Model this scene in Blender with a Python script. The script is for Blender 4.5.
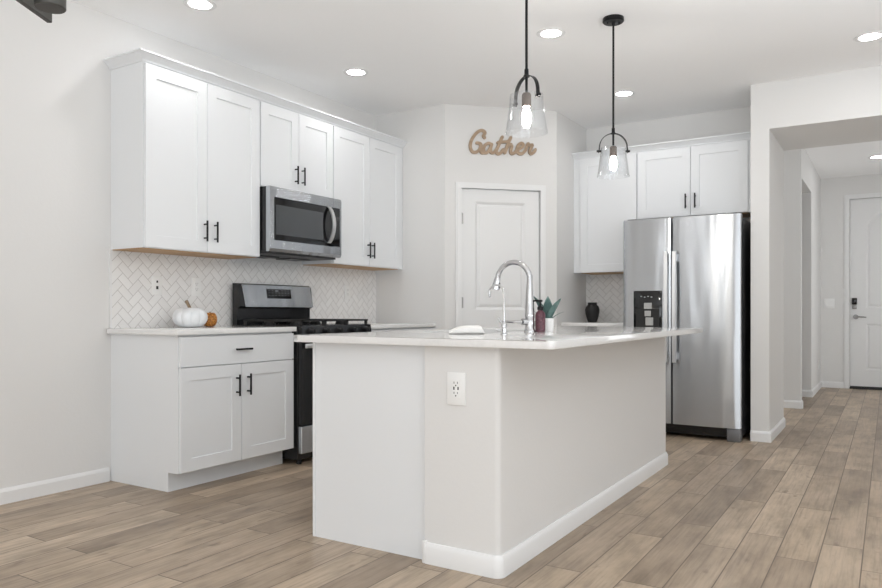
import bpy, bmesh, math, random
from mathutils import Vector, Matrix
random.seed(7)
for o in list(bpy.data.objects): bpy.data.objects.remove(o)
S = bpy.context.scene
COL = S.collection
PI = math.pi

# ------------------------------------------------------------------ camera, world, lights, exposure
cam_d = bpy.data.cameras.new('camera'); cam = bpy.data.objects.new('camera', cam_d); COL.objects.link(cam)
cam.location = (3.9721, 0.0, 1.0157)
cam.rotation_euler = (PI/2, 0, math.radians(31.7867))
cam_d.sensor_width = 36.0; cam_d.sensor_fit = 'HORIZONTAL'
cam_d.lens = 723.248/882*36.0
cam_d.shift_y = (311.31-294.0)/882
cam_d.clip_start = 0.05
S.camera = cam

w = bpy.data.worlds.new('world'); S.world = w; w.use_nodes = True
bg = w.node_tree.nodes['Background']; bg.inputs[0].default_value = (0.93, 0.97, 1.0, 1); bg.inputs[1].default_value = 1.2

def area(name, loc, rot, sx, sy, power, color=(1, 1, 1)):
    l = bpy.data.lights.new(name, 'AREA'); l.shape = 'RECTANGLE'; l.size = sx; l.size_y = sy
    l.energy = power; l.color = color
    o = bpy.data.objects.new(name, l); COL.objects.link(o); o.location = loc; o.rotation_euler = rot
    return o
# daylight by the wide rear and right-hand openings; narrow strips added for refrigerator streaks
area('streak_strip_a', (.60, -4.93, 1.25), (PI/2, 0, 0), .10, 2.3, 7, (0.875, 0.938, 1.0))  # added strip lamp, mirrored as a streak in the refrigerator doors
area('streak_strip_c', (.89, -4.93, 1.25), (PI/2, 0, 0), .14, 2.3, 6.5, (1.0, 0.91, 0.80))  # second added strip, warmer, for another streak on the steel
area('daylight_rear_b', (4.3, -4.93, 1.25), (PI/2, 0, 0), 2.6, 2.3, 32, (0.875, 0.938, 1.0))
area('daylight_right', (7.43, -1.2, 1.5), (PI/2, 0, PI/2), 2.2, 1.7, 16, (0.875, 0.938, 1.0))

area('ceiling_fill_rear', (4.5, -2.5, 0.5), (PI, 0, 0), 4.6, 4.2, 108, (0.875, 0.938, 1.0))  # added upward lamp filling the ceiling from behind the camera
area('ceiling_fill_right', (5.6, 1.5, 1.0), (PI, math.radians(-6), 0), 2.6, 5.6, 98, (0.875, 0.938, 1.0))  # added unseen fill aimed up, lifting the ceiling and kitchen
area('corridor_fill', (1.03, 7.7, 1.5), (PI/2, 0, -PI/2), 1.0, 1.6, 9, (0.94, 0.975, 1.0))  # added fill for the dim corridor; its end wall has no window
area('hall_fill', (5.16, 9.0, 1.15), (PI/2, 0, PI/2), 1.8, 1.5, 18, (0.94, 0.975, 1.0))  # added side fill brightening the hall; no opening in that wall

S.view_settings.view_transform = 'Standard'; S.view_settings.look = 'None'
S.view_settings.gamma = 1.0; S.view_settings.use_curve_mapping = False
S.view_settings.exposure = 0.29
S.cycles.max_bounces = 10; S.cycles.diffuse_bounces = 6; S.cycles.glossy_bounces = 5
S.cycles.transparent_max_bounces = 12; S.cycles.use_denoising = True
S.cycles.sample_clamp_indirect = 6.0
CAN_STRENGTH = 66.0

# ------------------------------------------------------------------ materials
def mat(name, col, rough=0.5, metal=0.0, spec=0.5, coat=0.0, emit=None, es=0.0):
    m = bpy.data.materials.new(name); m.use_nodes = True
    b = m.node_tree.nodes['Principled BSDF']
    b.inputs['Base Color'].default_value = (*col, 1); b.inputs['Roughness'].default_value = rough
    b.inputs['Metallic'].default_value = metal; b.inputs['Specular IOR Level'].default_value = spec
    b.inputs['Coat Weight'].default_value = coat
    if emit: b.inputs['Emission Color'].default_value = (*emit, 1); b.inputs['Emission Strength'].default_value = es
    return m
class NT:
    def __init__(s, m): s.t = m.node_tree; s.b = s.t.nodes['Principled BSDF']
    def n(s, typ, **kw):
        x = s.t.nodes.new(typ)
        for k, v in kw.items(): setattr(x, k, v)
        return x
    def l(s, a, b): s.t.links.new(a, b)
    def put(s, sock, v):
        if isinstance(v, (int, float)): sock.default_value = v
        elif isinstance(v, tuple): sock.default_value = v
        else: s.l(v, sock)
    def m(s, op, a, b=0.0, c=None):
        x = s.n('ShaderNodeMath', operation=op); s.put(x.inputs[0], a); s.put(x.inputs[1], b)
        if c is not None: s.put(x.inputs[2], c)
        return x.outputs[0]
    def xyz(s, vec=None):
        x = s.n('ShaderNodeSeparateXYZ')
        if vec is None:
            g = s.n('ShaderNodeNewGeometry'); vec = g.outputs['Position']
        s.l(vec, x.inputs[0]); return x.outputs
    def comb(s, a, b, c):
        x = s.n('ShaderNodeCombineXYZ')
        for i, v in enumerate((a, b, c)): s.put(x.inputs[i], v)
        return x.outputs[0]
    def noise(s, vec, scale, detail=3, rough=0.55):
        x = s.n('ShaderNodeTexNoise'); s.l(vec, x.inputs['Vector']); x.inputs['Scale'].default_value = scale
        x.inputs['Detail'].default_value = detail; x.inputs['Roughness'].default_value = rough
        return x.outputs['Fac']
    def white(s, vec):
        x = s.n('ShaderNodeTexWhiteNoise', noise_dimensions='3D'); s.l(vec, x.inputs['Vector']); return x.outputs['Value']
    def ramp(s, fac, stops):
        x = s.n('ShaderNodeValToRGB'); s.put(x.inputs[0], fac)
        e = x.color_ramp.elements
        while len(e) < len(stops): e.new(0.5)
        for k, (p, c) in enumerate(stops): e[k].position = p; e[k].color = (*c, 1)
        return x.outputs['Color']
    def mix(s, f, a, b, blend='MIX'):
        x = s.n('ShaderNodeMix', data_type='RGBA', blend_type=blend)
        s.put(x.inputs[0], f); s.put(x.inputs[6], a); s.put(x.inputs[7], b); return x.outputs[2]
    def bump(s, h, strength, dist):
        x = s.n('ShaderNodeBump'); x.inputs['Strength'].default_value = strength; x.inputs['Distance'].default_value = dist
        s.l(h, x.inputs['Height']); s.l(x.outputs[0], s.b.inputs['Normal'])

def wall_mat(name, col):
    m = mat(name, col, 0.75, spec=0.25); q = NT(m)
    g = q.n('ShaderNodeNewGeometry')
    q.bump(q.noise(g.outputs['Position'], 55, 3), 0.12, 0.004)
    return m
M = {}
M['wall'] = wall_mat('wall_paint', (0.748, 0.741, 0.730))
M['ceiling'] = wall_mat('ceiling_paint', (0.95, 0.947, 0.945))
M['trim'] = mat('trim_paint', (0.80, 0.80, 0.798), 0.4)
M['door'] = mat('door_paint', (0.78, 0.78, 0.778), 0.4)
M['cab'] = mat('cabinet_paint', (0.785, 0.80, 0.815), 0.38)
M['black'] = mat('black_metal', (0.012, 0.012, 0.013), 0.4, 0.6)
M['blackgloss'] = mat('black_glass', (0.006, 0.006, 0.007), 0.05)
M['blackenamel'] = mat('black_enamel', (0.011, 0.011, 0.012), 0.18)
M['iron'] = mat('cast_iron', (0.014, 0.014, 0.014), 0.55)
M['plastic'] = mat('white_plastic', (0.86, 0.86, 0.85), 0.35)
M['slot'] = mat('dark_slot', (0.02, 0.02, 0.02), 0.5)
M['greydark'] = mat('dark_grey_paint', (0.06, 0.06, 0.062), 0.45, 0.3)
M['chrome'] = mat('polished_chrome', (0.55, 0.55, 0.56), 0.16, 1.0)
M['nickel'] = mat('satin_nickel', (0.32, 0.315, 0.31), 0.38, 1.0)
M['bronze'] = mat('dark_bronze', (0.075, 0.073, 0.068), 0.42, 0.75)
M['socket'] = mat('brown_bronze', (0.11, 0.085, 0.07), 0.4, 0.7)
M['footgrey'] = mat('foot_grey', (0.17, 0.17, 0.175), 0.4, 0.3)
M['darkmatt'] = mat('matte_dark', (0.03, 0.03, 0.03), 0.9)  # flat black of the threshold, door sweep and dispenser recess
M['white_gloss'] = mat('white_ceramic', (0.85, 0.85, 0.84), 0.25)
M['lamp'] = mat('lamp_lens', (1, 1, 1), 0.5, emit=(1.0, 0.99, 0.98), es=CAN_STRENGTH)
def soften_lens(m):
    q = NT(m); g = q.n('ShaderNodeTexCoord'); x, y, z = q.xyz(g.outputs['Object'])
    r = q.m('SQRT', q.m('ADD', q.m('MULTIPLY', x, x), q.m('MULTIPLY', y, y)))
    mr = q.n('ShaderNodeMapRange', interpolation_type='SMOOTHSTEP'); q.l(r, mr.inputs['Value'])
    for i, v in ((1, .066), (2, .042), (3, .012*CAN_STRENGTH), (4, 1.25*CAN_STRENGTH)): mr.inputs[i].default_value = v
    q.l(mr.outputs[0], q.b.inputs['Emission Strength'])
soften_lens(M['lamp'])
M['bulbglow'] = mat('bulb_glow', (1, 0.9, 0.7), 0.3, emit=(1.0, 0.945, 0.86), es=220.0)

def steel(name, base, rough):
    m = mat(name, base, rough, 1.0); q = NT(m); x, y, z = q.xyz()
    q.bump(q.noise(q.comb(q.m('MULTIPLY', x, 7.0), q.m('MULTIPLY', y, 7.0), q.m('MULTIPLY', z, 0.9)), 1.0, 1), 1.0, 0.007)   # slight waviness of the sheet
    q.b.inputs['Anisotropic'].default_value = 1.0          # horizontal brushing: highlights run up and down
    q.l(q.comb(0.0, 0.0, 1.0), q.b.inputs['Tangent'])
    return m
M['steel'] = steel('brushed_steel', (0.55, 0.57, 0.595), 0.27)
M['steelbar'] = mat('handle_steel', (0.74, 0.745, 0.755), 0.42, 1.0)

def floor_mat():
    m = mat('wood_look_plank_tile', (0.4, 0.3, 0.2), 0.42); q = NT(m); x, y, z = q.xyz()
    W, L = 0.1535, 0.885
    u = q.m('DIVIDE', q.m('SUBTRACT', x, 3.418-W*60), W); row = q.m('FLOOR', u); fu = q.m('SUBTRACT', u, row)
    off = q.m('MULTIPLY', q.m('SUBTRACT', 1.0, q.m('FLOORED_MODULO', row, 2.0)), 0.678)
    v = q.m('ADD', q.m('DIVIDE', q.m('SUBTRACT', y, 3.28-L*40), L), off); c = q.m('FLOOR', v); fv = q.m('SUBTRACT', v, c)
    du = q.m('MULTIPLY', q.m('MINIMUM', fu, q.m('SUBTRACT', 1.0, fu)), W)
    dv = q.m('MULTIPLY', q.m('MINIMUM', fv, q.m('SUBTRACT', 1.0, fv)), L)
    d = q.m('MINIMUM', du, dv)
    tone = q.white(q.comb(row, c, 1.9)); tone2 = q.white(q.comb(row, c, 8.1))
    sh = q.m('MULTIPLY', tone, 37.0)
    grain = q.noise(q.comb(q.m('ADD', q.m('MULTIPLY', x, 70), sh), q.m('MULTIPLY', q.m('ADD', y, sh), 3.0), sh), 1.0, 6, 0.62)
    cloud = q.noise(q.comb(q.m('ADD', q.m('MULTIPLY', x, 8), sh), q.m('MULTIPLY', q.m('ADD', y, sh), 2.6), sh), 1.0, 4, 0.6)
    base = q.ramp(tone, [(0.0, (0.298, 0.228, 0.163)), (0.35, (0.362, 0.282, 0.207)), (0.7, (0.425, 0.331, 0.238)), (1.0, (0.478, 0.38, 0.281))])
    g1 = q.ramp(grain, [(0.28, (0.66, 0.64, 0.62)), (0.5, (0.98, 0.98, 0.98)), (0.72, (1.14, 1.14, 1.14))])
    c1 = q.ramp(cloud, [(0.28, (0.66, 0.65, 0.64)), (0.48, (0.98, 0.98, 0.98)), (0.70, (1.22, 1.23, 1.26))])
    col = q.mix(1.0, q.mix(1.0, base, g1, 'MULTIPLY'), c1, 'MULTIPLY')
    knots = q.noise(q.comb(q.m('ADD', q.m('MULTIPLY', x, 16), sh), q.m('MULTIPLY', q.m('ADD', y, sh), 7.0), sh), 1.0, 2, 0.5)
    col = q.mix(q.ramp(knots, [(0.665, (0, 0, 0)), (0.76, (0.6, 0.6, 0.6))]), col, (0.16, 0.11, 0.075, 1))
    gm = q.ramp(q.m('DIVIDE', d, 0.0032), [(0.45, (0, 0, 0)), (0.95, (1, 1, 1))])
    q.l(q.mix(gm, (0.135, 0.10, 0.072, 1), col), q.b.inputs['Base Color'])
    q.l(q.m('ADD', q.m('MULTIPLY', grain, 0.22), 0.30), q.b.inputs['Roughness'])
    q.bump(q.m('ADD', q.m('MINIMUM', q.m('DIVIDE', d, 0.004), 1.0), q.m('MULTIPLY', grain, 0.25)), 0.5, 0.0012)
    return m
M['floor'] = floor_mat()

def herringbone(name, axis):
    m = mat(name, (0.78, 0.77, 0.75), 0.28); q = NT(m); x, y, z = q.xyz()
    h = y if axis == 'y' else x
    w = 0.0495; k2 = 1/(math.sqrt(2)*w)
    p = q.m('MULTIPLY', q.m('ADD', z, q.m('ADD', h, 0.021)), k2); r = q.m('MULTIPLY', q.m('SUBTRACT', q.m('ADD', z, 20*w*math.sqrt(2)), h), k2)
    i = q.m('FLOOR', p); j = q.m('FLOOR', r); fp = q.m('SUBTRACT', p, i); fr = q.m('SUBTRACT', r, j)
    k = q.m('FLOORED_MODULO', q.m('SUBTRACT', i, j), 4.0)
    eq = lambda n: q.m('COMPARE', k, float(n), 0.3)
    e0, e1, e2, e3 = eq(0), eq(1), eq(2), eq(3)
    big = lambda d, e: q.m('ADD', d, q.m('MULTIPLY', e, 9.0))
    d = q.m('MINIMUM', q.m('MINIMUM', big(fp, e1), big(q.m('SUBTRACT', 1.0, fp), e0)),
            q.m('MINIMUM', big(fr, e2), big(q.m('SUBTRACT', 1.0, fr), e3)))
    ti = q.m('SUBTRACT', i, e1); tj = q.m('ADD', j, e3)
    tone = q.white(q.comb(ti, tj, 0.4))
    col = q.ramp(tone, [(0.0, (0.80, 0.792, 0.782)), (1.0, (0.85, 0.843, 0.835))])
    gm = q.ramp(q.m('DIVIDE', d, 0.048), [(0.45, (0, 0, 0)), (0.95, (1, 1, 1))])
    q.l(q.mix(gm, (0.54, 0.525, 0.51, 1), col), q.b.inputs['Base Color'])
    q.bump(q.m('MINIMUM', q.m('DIVIDE', d, 0.06), 1.0), 0.5, 0.0018)
    return m
M['tile_y'] = herringbone('herringbone_tile_left', 'y'); M['tile_x'] = herringbone('herringbone_tile_back', 'x')

def quartz():
    m = mat('white_quartz', (0.8, 0.8, 0.79), 0.07); q = NT(m); g = q.n('ShaderNodeNewGeometry')
    n = q.noise(g.outputs['Position'], 3.0, 6, 0.6); n2 = q.noise(g.outputs['Position'], 90, 2)
    c = q.ramp(n, [(0.46, (0.80, 0.797, 0.79)), (0.5, (0.77, 0.767, 0.76)), (0.54, (0.81, 0.807, 0.80))])
    q.l(q.mix(0.04, c, q.ramp(n2, [(0.4, (0.6, 0.6, 0.59)), (0.6, (0.9, 0.9, 0.9))])), q.b.inputs['Base Color'])
    return m
M['quartz'] = quartz()

def wood(name, a, b, sc):
    m = mat(name, a, 0.5); q = NT(m); g = q.n('ShaderNodeTexCoord'); x, y, z = q.xyz(g.outputs['Object'])
    n = q.noise(q.comb(q.m('MULTIPLY', x, sc[0]), q.m('MULTIPLY', y, sc[1]), q.m('MULTIPLY', z, sc[2])), 1.0, 5, 0.6)
    q.l(q.ramp(n, [(0.3, a), (0.7, b)]), q.b.inputs['Base Color'])
    return m
M['maple'] = wood('raw_maple', (0.42, 0.24, 0.10), (0.56, 0.35, 0.17), (30, 3, 30))
M['signwood'] = wood('sign_wood', (0.33, 0.23, 0.15), (0.47, 0.35, 0.245), (14, 60, 60))
M['stem'] = wood('dried_stem', (0.20, 0.14, 0.09), (0.36, 0.27, 0.18), (60, 60, 10))

def pumpkin_mat(orange):
    m = mat('orange_bead_pumpkin' if orange else 'white_pumpkin', (0.8, 0.8, 0.8), 0.4); q = NT(m); g = q.n('ShaderNodeTexCoord')
    if orange:
        v = q.n('ShaderNodeTexVoronoi'); q.l(g.outputs['Object'], v.inputs['Vector']); v.inputs['Scale'].default_value = 85
        q.l(q.ramp(v.outputs['Distance'], [(0.1, (0.80, 0.40, 0.10)), (0.45, (0.50, 0.19, 0.03)), (0.8, (0.24, 0.08, 0.012))]), q.b.inputs['Base Color'])
        q.bump(q.m('SUBTRACT', 1.0, v.outputs['Distance']), 0.8, 0.004)
    else:
        q.l(q.ramp(q.noise(g.outputs['Object'], 14, 4), [(0.35, (0.76, 0.785, 0.81)), (0.65, (0.86, 0.87, 0.88))]), q.b.inputs['Base Color'])
    return m
M['pump_w'] = pumpkin_mat(False); M['pump_o'] = pumpkin_mat(True)
def vase_mat():
    m = mat('black_textured_clay', (0.012, 0.011, 0.011), 0.55); q = NT(m); g = q.n('ShaderNodeTexCoord')
    q.bump(q.noise(g.outputs['Object'], 60, 3), 0.4, 0.003); return m
M['vase'] = vase_mat()
def soap_mat():
    m = mat('plum_speckled_bottle', (0.09, 0.018, 0.03), 0.3); q = NT(m); g = q.n('ShaderNodeTexCoord')
    q.l(q.ramp(q.noise(g.outputs['Object'], 160, 2), [(0.45, (0.060, 0.012, 0.024)), (0.70, (0.20, 0.075, 0.095))]), q.b.inputs['Base Color']); return m
M['soap'] = soap_mat()
def leaf_mat():
    m = mat('succulent_leaf', (0.1, 0.2, 0.17), 0.5); q = NT(m); g = q.n('ShaderNodeTexCoord')
    q.l(q.ramp(q.noise(g.outputs['Object'], 30, 3), [(0.3, (0.06, 0.12, 0.115)), (0.7, (0.13, 0.225, 0.205))]), q.b.inputs['Base Color']); return m
M['leaf'] = leaf_mat()
def cloth_mat():
    m = mat('white_terry', (0.84, 0.83, 0.81), 0.9); q = NT(m); g = q.n('ShaderNodeTexCoord')
    q.bump(q.noise(g.outputs['Object'], 260, 2), 0.6, 0.003); return m
M['cloth'] = cloth_mat()
def glass_mat():
    m = bpy.data.materials.new('clear_glass'); m.use_nodes = True; t = m.node_tree; t.nodes.clear()
    out = t.nodes.new('ShaderNodeOutputMaterial'); tr = t.nodes.new('ShaderNodeBsdfTransparent'); gl = t.nodes.new('ShaderNodeBsdfGlossy')
    tr.inputs[0].default_value = (0.975, 0.98, 0.985, 1); gl.inputs['Roughness'].default_value = 0.04
    lw = t.nodes.new('ShaderNodeLayerWeight'); lw.inputs[0].default_value = 0.35
    mu = t.nodes.new('ShaderNodeMath'); mu.operation = 'MULTIPLY_ADD'; mu.inputs[1].default_value = 0.40; mu.inputs[2].default_value = 0.035
    mx = t.nodes.new('ShaderNodeMixShader')
    t.links.new(lw.outputs['Facing'], mu.inputs[0]); t.links.new(mu.outputs[0], mx.inputs[0])
    t.links.new(tr.outputs[0], mx.inputs[1]); t.links.new(gl.outputs[0], mx.inputs[2]); t.links.new(mx.outputs[0], out.inputs[0])
    return m
M['glass'] = glass_mat()

# ------------------------------------------------------------------ mesh helpers
class MB:
    def __init__(s): s.bm = bmesh.new(); s.map = None
    def P(s, p): return Vector(s.map(*p)) if s.map else Vector(p)
    def box(s, a, b, bev=0.0, seg=1):
        r = bmesh.ops.create_cube(s.bm, size=1.0); vs = r['verts']
        lo = [min(a[i], b[i]) for i in range(3)]; hi = [max(a[i], b[i]) for i in range(3)]
        for v in vs: v.co = s.P([lo[i]+(v.co[i]+0.5)*(hi[i]-lo[i]) for i in range(3)])
        if bev:
            es = {e for v in vs for e in v.link_edges}
            bmesh.ops.bevel(s.bm, geom=list(es), offset=bev, segments=seg, affect='EDGES', profile=0.5)
        return s
    def prism(s, pts, z0, z1):          # plan polygon extruded up
        a = [s.bm.verts.new(s.P((x, y, z0))) for x, y in pts]; b = [s.bm.verts.new(s.P((x, y, z1))) for x, y in pts]
        n = len(pts); s.bm.faces.new(a); s.bm.faces.new(b)
        for i in range(n): s.bm.faces.new((a[i], a[(i+1) % n], b[(i+1) % n], b[i]))
        return s
    def extrude(s, pts, d):             # polygon (3D points) pushed along d
        d = Vector(d); a = [s.bm.verts.new(s.P(p)) for p in pts]; b = [s.bm.verts.new(s.P(Vector(p)+d)) for p in pts]
        n = len(pts); s.bm.faces.new(a); s.bm.faces.new(b)
        for i in range(n): s.bm.faces.new((a[i], a[(i+1) % n], b[(i+1) % n], b[i]))
        return s
    def ring(s, c, ax, u, r, n):
        v = ax.cross(u); return [s.bm.verts.new(c+(u*math.cos(2*PI*k/n)+v*math.sin(2*PI*k/n))*r) for k in range(n)]
    def tube(s, pts, r, n=12, cap=True):
        pts = [s.P(p) for p in pts]; rs = r if isinstance(r, (list, tuple)) else [r]*len(pts); prev = None; u = None
        for k, p in enumerate(pts):
            t = ((pts[min(k+1, len(pts)-1)]-pts[max(k-1, 0)])).normalized()
            if u is None: u = t.orthogonal().normalized()
            else: u = (u-t*u.dot(t)).normalized()
            rg = s.ring(p, t, u, rs[k], n)
            if prev:
                for i in range(n): s.bm.faces.new((prev[i], prev[(i+1) % n], rg[(i+1) % n], rg[i]))
            elif cap: s.bm.faces.new(rg)
            prev = rg
        if cap: s.bm.faces.new(prev)
        return s
    def cyl(s, a, b, r, n=20): return s.tube([a, b], r, n)
    def lathe(s, prof, c=(0, 0, 0), n=32, rib=None):   # prof: (radius, z)
        rings = []
        for r, z in prof:
            if r < 1e-6: rings.append([s.bm.verts.new(s.P((c[0], c[1], c[2]+z)))])
            else: rings.append([s.bm.verts.new(s.P((c[0]+r*(rib(2*PI*k/n) if rib else 1)*math.cos(2*PI*k/n), c[1]+r*(rib(2*PI*k/n) if rib else 1)*math.sin(2*PI*k/n), c[2]+z))) for k in range(n)])
        for A, B in zip(rings, rings[1:]):
            for k in range(n):
                k2 = (k+1) % n
                if len(A) == 1 and len(B) == 1: break
                if len(A) == 1: s.bm.faces.new((A[0], B[k2], B[k]))
                elif len(B) == 1: s.bm.faces.new((A[k], A[k2], B[0]))
                else: s.bm.faces.new((A[k], A[k2], B[k2], B[k]))
        return s
    def sweep(s, path, prof, closed_ends=True):   # path in plan; prof: (outward, z); outward = right of travel
        rings = []; n = len(path)
        for i, p in enumerate(path):
            p = Vector((p[0], p[1]))
            d0 = (p-Vector(path[i-1][:2])).normalized() if i else None
            d1 = (Vector(path[i+1][:2])-p).normalized() if i < n-1 else None
            d0 = d0 or d1; d1 = d1 or d0
            n0 = Vector((d0.y, -d0.x)); n1 = Vector((d1.y, -d1.x)); mm = (n0+n1); mm = mm/(1+n0.dot(n1))
            rings.append([s.bm.verts.new(s.P((p.x+mm.x*o, p.y+mm.y*o, z))) for o, z in prof])
        for A, B in zip(rings, rings[1:]):
            for k in range(len(prof)):
                k2 = (k+1) % len(prof); s.bm.faces.new((A[k], A[k2], B[k2], B[k]))
        s.bm.faces.new(rings[0]); s.bm.faces.new(rings[-1]); return s
    def shaker(s, u0, u1, z0, z1, d0, d1, rail=0.072, rec=0.008):
        def R(a, b, c, e, d): return [s.bm.verts.new(s.P(p)) for p in ((a, d, c), (b, d, c), (b, d, e), (a, d, e))]
        bk = R(u0, u1, z0, z1, d0); f0 = R(u0, u1, z0, z1, d1-0.0015); f = R(u0+.0015, u1-.0015, z0+.0015, z1-.0015, d1)
        i1 = R(u0+rail, u1-rail, z0+rail, z1-rail, d1); i2 = R(u0+rail+.0015, u1-rail-.0015, z0+rail+.0015, z1-rail-.0015, d1-rec)
        s.bm.faces.new(bk); s.bm.faces.new(i2)
        for A, B in ((bk, f0), (f0, f), (f, i1), (i1, i2)):
            for k in range(4): s.bm.faces.new((A[k], A[(k+1) % 4], B[(k+1) % 4], B[k]))
        return s

OFF = {}
def fin(name, mb, m, parent=None, smooth=False, local=False):
    bm = mb.bm; bmesh.ops.recalc_face_normals(bm, faces=bm.faces)
    me = bpy.data.meshes.new(name); bm.to_mesh(me); bm.free()
    me.materials.append(M[m] if isinstance(m, str) else m)
    o = bpy.data.objects.new(name, me); COL.objects.link(o)
    if smooth:
        me.shade_smooth(); me.set_sharp_from_angle(angle=math.radians(35))
    if parent is not None:
        o.parent = parent
        off = OFF.get(parent.name)
        if off is not None and not local: me.transform(Matrix.Translation(-off))
        OFF[o.name] = off
    else: OFF[o.name] = Vector((0, 0, 0))
    return o
def thing(name, label, cat, loc=(0, 0, 0), rz=0.0, group=None):
    o = bpy.data.objects.new(name, None); COL.objects.link(o); o.location = loc; o.rotation_euler = (0, 0, rz)
    o.empty_display_size = 0.1; o['label'] = label; o['category'] = cat
    if group: o['group'] = group
    OFF[o.name] = Vector(loc) if rz == 0 else None
    return o
def tag(o, label, cat, group=None):
    o['label'] = label; o['category'] = cat
    if group: o['group'] = group
    return o
def struct(name, mb, m, parent=None):
    o = fin(name, mb, m, parent)
    if parent is None: o['kind'] = 'structure'
    return o
def dup(root):
    r = root.copy(); COL.objects.link(r)
    for ch in list(root.children):
        c = ch.copy(); COL.objects.link(c); c.parent = r
        for g in ch.children:
            d = g.copy(); COL.objects.link(d); d.parent = c
    return r

# ------------------------------------------------------------------ room shell
CZ = 2.79; RX = 7.5; RY = -5.0; YD = 10.918
struct('floor', MB().box((-0.2, RY-.2, -0.12), (RX+.2, YD+.3, 0)), 'floor')
struct('ceiling', MB().box((-0.2, RY-.2, CZ), (RX+.2, YD+.3, CZ+0.12)), 'ceiling')
struct('wall_left', MB().box((-0.15, RY, 0), (0, 5.395, CZ)), 'wall')
P0 = Vector((0.741, 5.275)); P1 = Vector((1.466, 5.992)); TD = (P1-P0).normalized(); ND = Vector((TD.y, -TD.x)); LD = (P1-P0).length
DT0, DT1 = 0.149, 0.858
def dg(t, n): q = P0+TD*t+ND*n; return (q.x, q.y)
b = MB()
c0 = Vector((0.741, 5.275)); i0 = dg(0.05, -0.12); i1 = dg(LD-0.05, -0.12)
b.prism([(0, 5.275), (0.741, 5.275), i0, (0, 5.36)], 0, CZ)
b.prism([(0.741, 5.275), dg(DT0-.012, 0), dg(DT0-.012, -.12), i0], 0, CZ)
b.prism([dg(DT1+.012, 0), (1.466, 5.992), i1, dg(DT1+.012, -.12)], 0, CZ)
b.prism([dg(DT0-.012, 0), dg(DT1+.012, 0), dg(DT1+.012, -.12), dg(DT0-.012, -.12)], 2.082, CZ)
b.prism([(1.466, 5.992), (1.466, 6.732), (1.346, 6.732), i1], 0, CZ)
struct('wall_pantry', b, 'wall')
struct('wall_back', MB().box((0.9, 6.732, 0), (3.048, 7.01, CZ)), 'wall')
b = MB(); b.box((3.048, 6.104, 0), (3.182, 7.01, 2.43)); b.box((3.048, 6.104, 2.43), (5.2, 7.01, CZ)); b.box((5.2, 6.104, 0), (RX, 7.01, CZ))
o = struct('wall_hall_opening', b, 'wall')
b = MB(); b.box((1.0, 8.39, 0), (3.19, 8.48, CZ)); b.box((3.09, 8.48, 2.42), (3.19, 9.58, CZ)); b.box((3.09, 9.58, 0), (3.19, YD, CZ))
struct('wall_hall_left', b, 'wall')
struct('wall_corridor', MB().box((0.9, 7.01, 0), (1.0, YD, CZ)), 'wall')
b = MB(); b.box((1.0, YD, 0), (3.534, YD+.12, CZ)); b.box((4.46, YD, 0), (5.3, YD+.12, CZ)); b.box((3.534, YD, 2.488), (4.46, YD+.12, CZ))
struct('wall_entry', b, 'wall')
struct('wall_hall_right', MB().box((5.2, 7.01, 0), (5.3, YD, CZ)), 'wall')
b = MB()
for x0, x1, z0, z1 in ((-.15, .55, 0, CZ), (.97, 3.0, 0, CZ), (5.6, RX, 0, CZ), (.55, .97, 0, .08), (.55, .97, 2.4, CZ), (3.0, 5.6, 2.4, CZ), (3.0, 5.6, 0, .08)):
    b.box((x0, RY-.12, z0), (x1, RY, z1))
struct('wall_rear', b, 'wall')
b = MB()
for y0, y1, z0, z1 in ((RY, -2.3, 0, CZ), (-.1, 6.104, 0, CZ), (-2.3, -.1, 0, .65), (-2.3, -.1, 2.35, CZ)):
    b.box((RX, y0, z0), (RX+.12, y1, z1))
struct('wall_right', b, 'wall')
# frames of the rear openings; the narrow one is unseen, added for refrigerator streaks
b = MB()
for x0, x1, z0, z1, n in ((.55, .97, .08, 2.4, 1), (3.0, 5.6, .08, 2.4, 3)):
    for k in range(n+1):
        x = x0+(x1-x0)*k/n; b.box((x-.03, RY-.06, z0), (x+.03, RY+.01, z1))
    b.box((x0, RY-.06, z0), (x1, RY+.01, z0+.05)); b.box((x0, RY-.06, z1-.05), (x1, RY+.01, z1))
struct('window_1', b, 'trim')

def bb_prof(h=0.082, t=0.014): return [(0, 0), (t, 0), (t, h-.018), (t*.6, h-.006), (t*.35, h), (0, h)]
def baseboard(name, *paths):
    b = MB()
    for p in paths: b.sweep(p, bb_prof())
    return struct(name, b, 'trim')
baseboard('baseboard_left', [(0, RY), (0, 2.630)])
baseboard('baseboard_pantry', [(0.655, 5.275), (0.741, 5.275), dg(0.093, 0)], [dg(0.933, 0), (1.466, 5.992), (1.466, 6.10)])
baseboard('baseboard_opening', [(3.048, 6.73), (3.048, 6.104), (3.182, 6.104), (3.182, 7.01)][1:])
baseboard('baseboard_corridor', [(1.0, 8.39), (3.19, 8.39), (3.19, 8.48), (3.10, 8.48)][:3], [(3.092, 9.58), (3.19, 9.58), (3.19, YD), (3.464, YD)])

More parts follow.
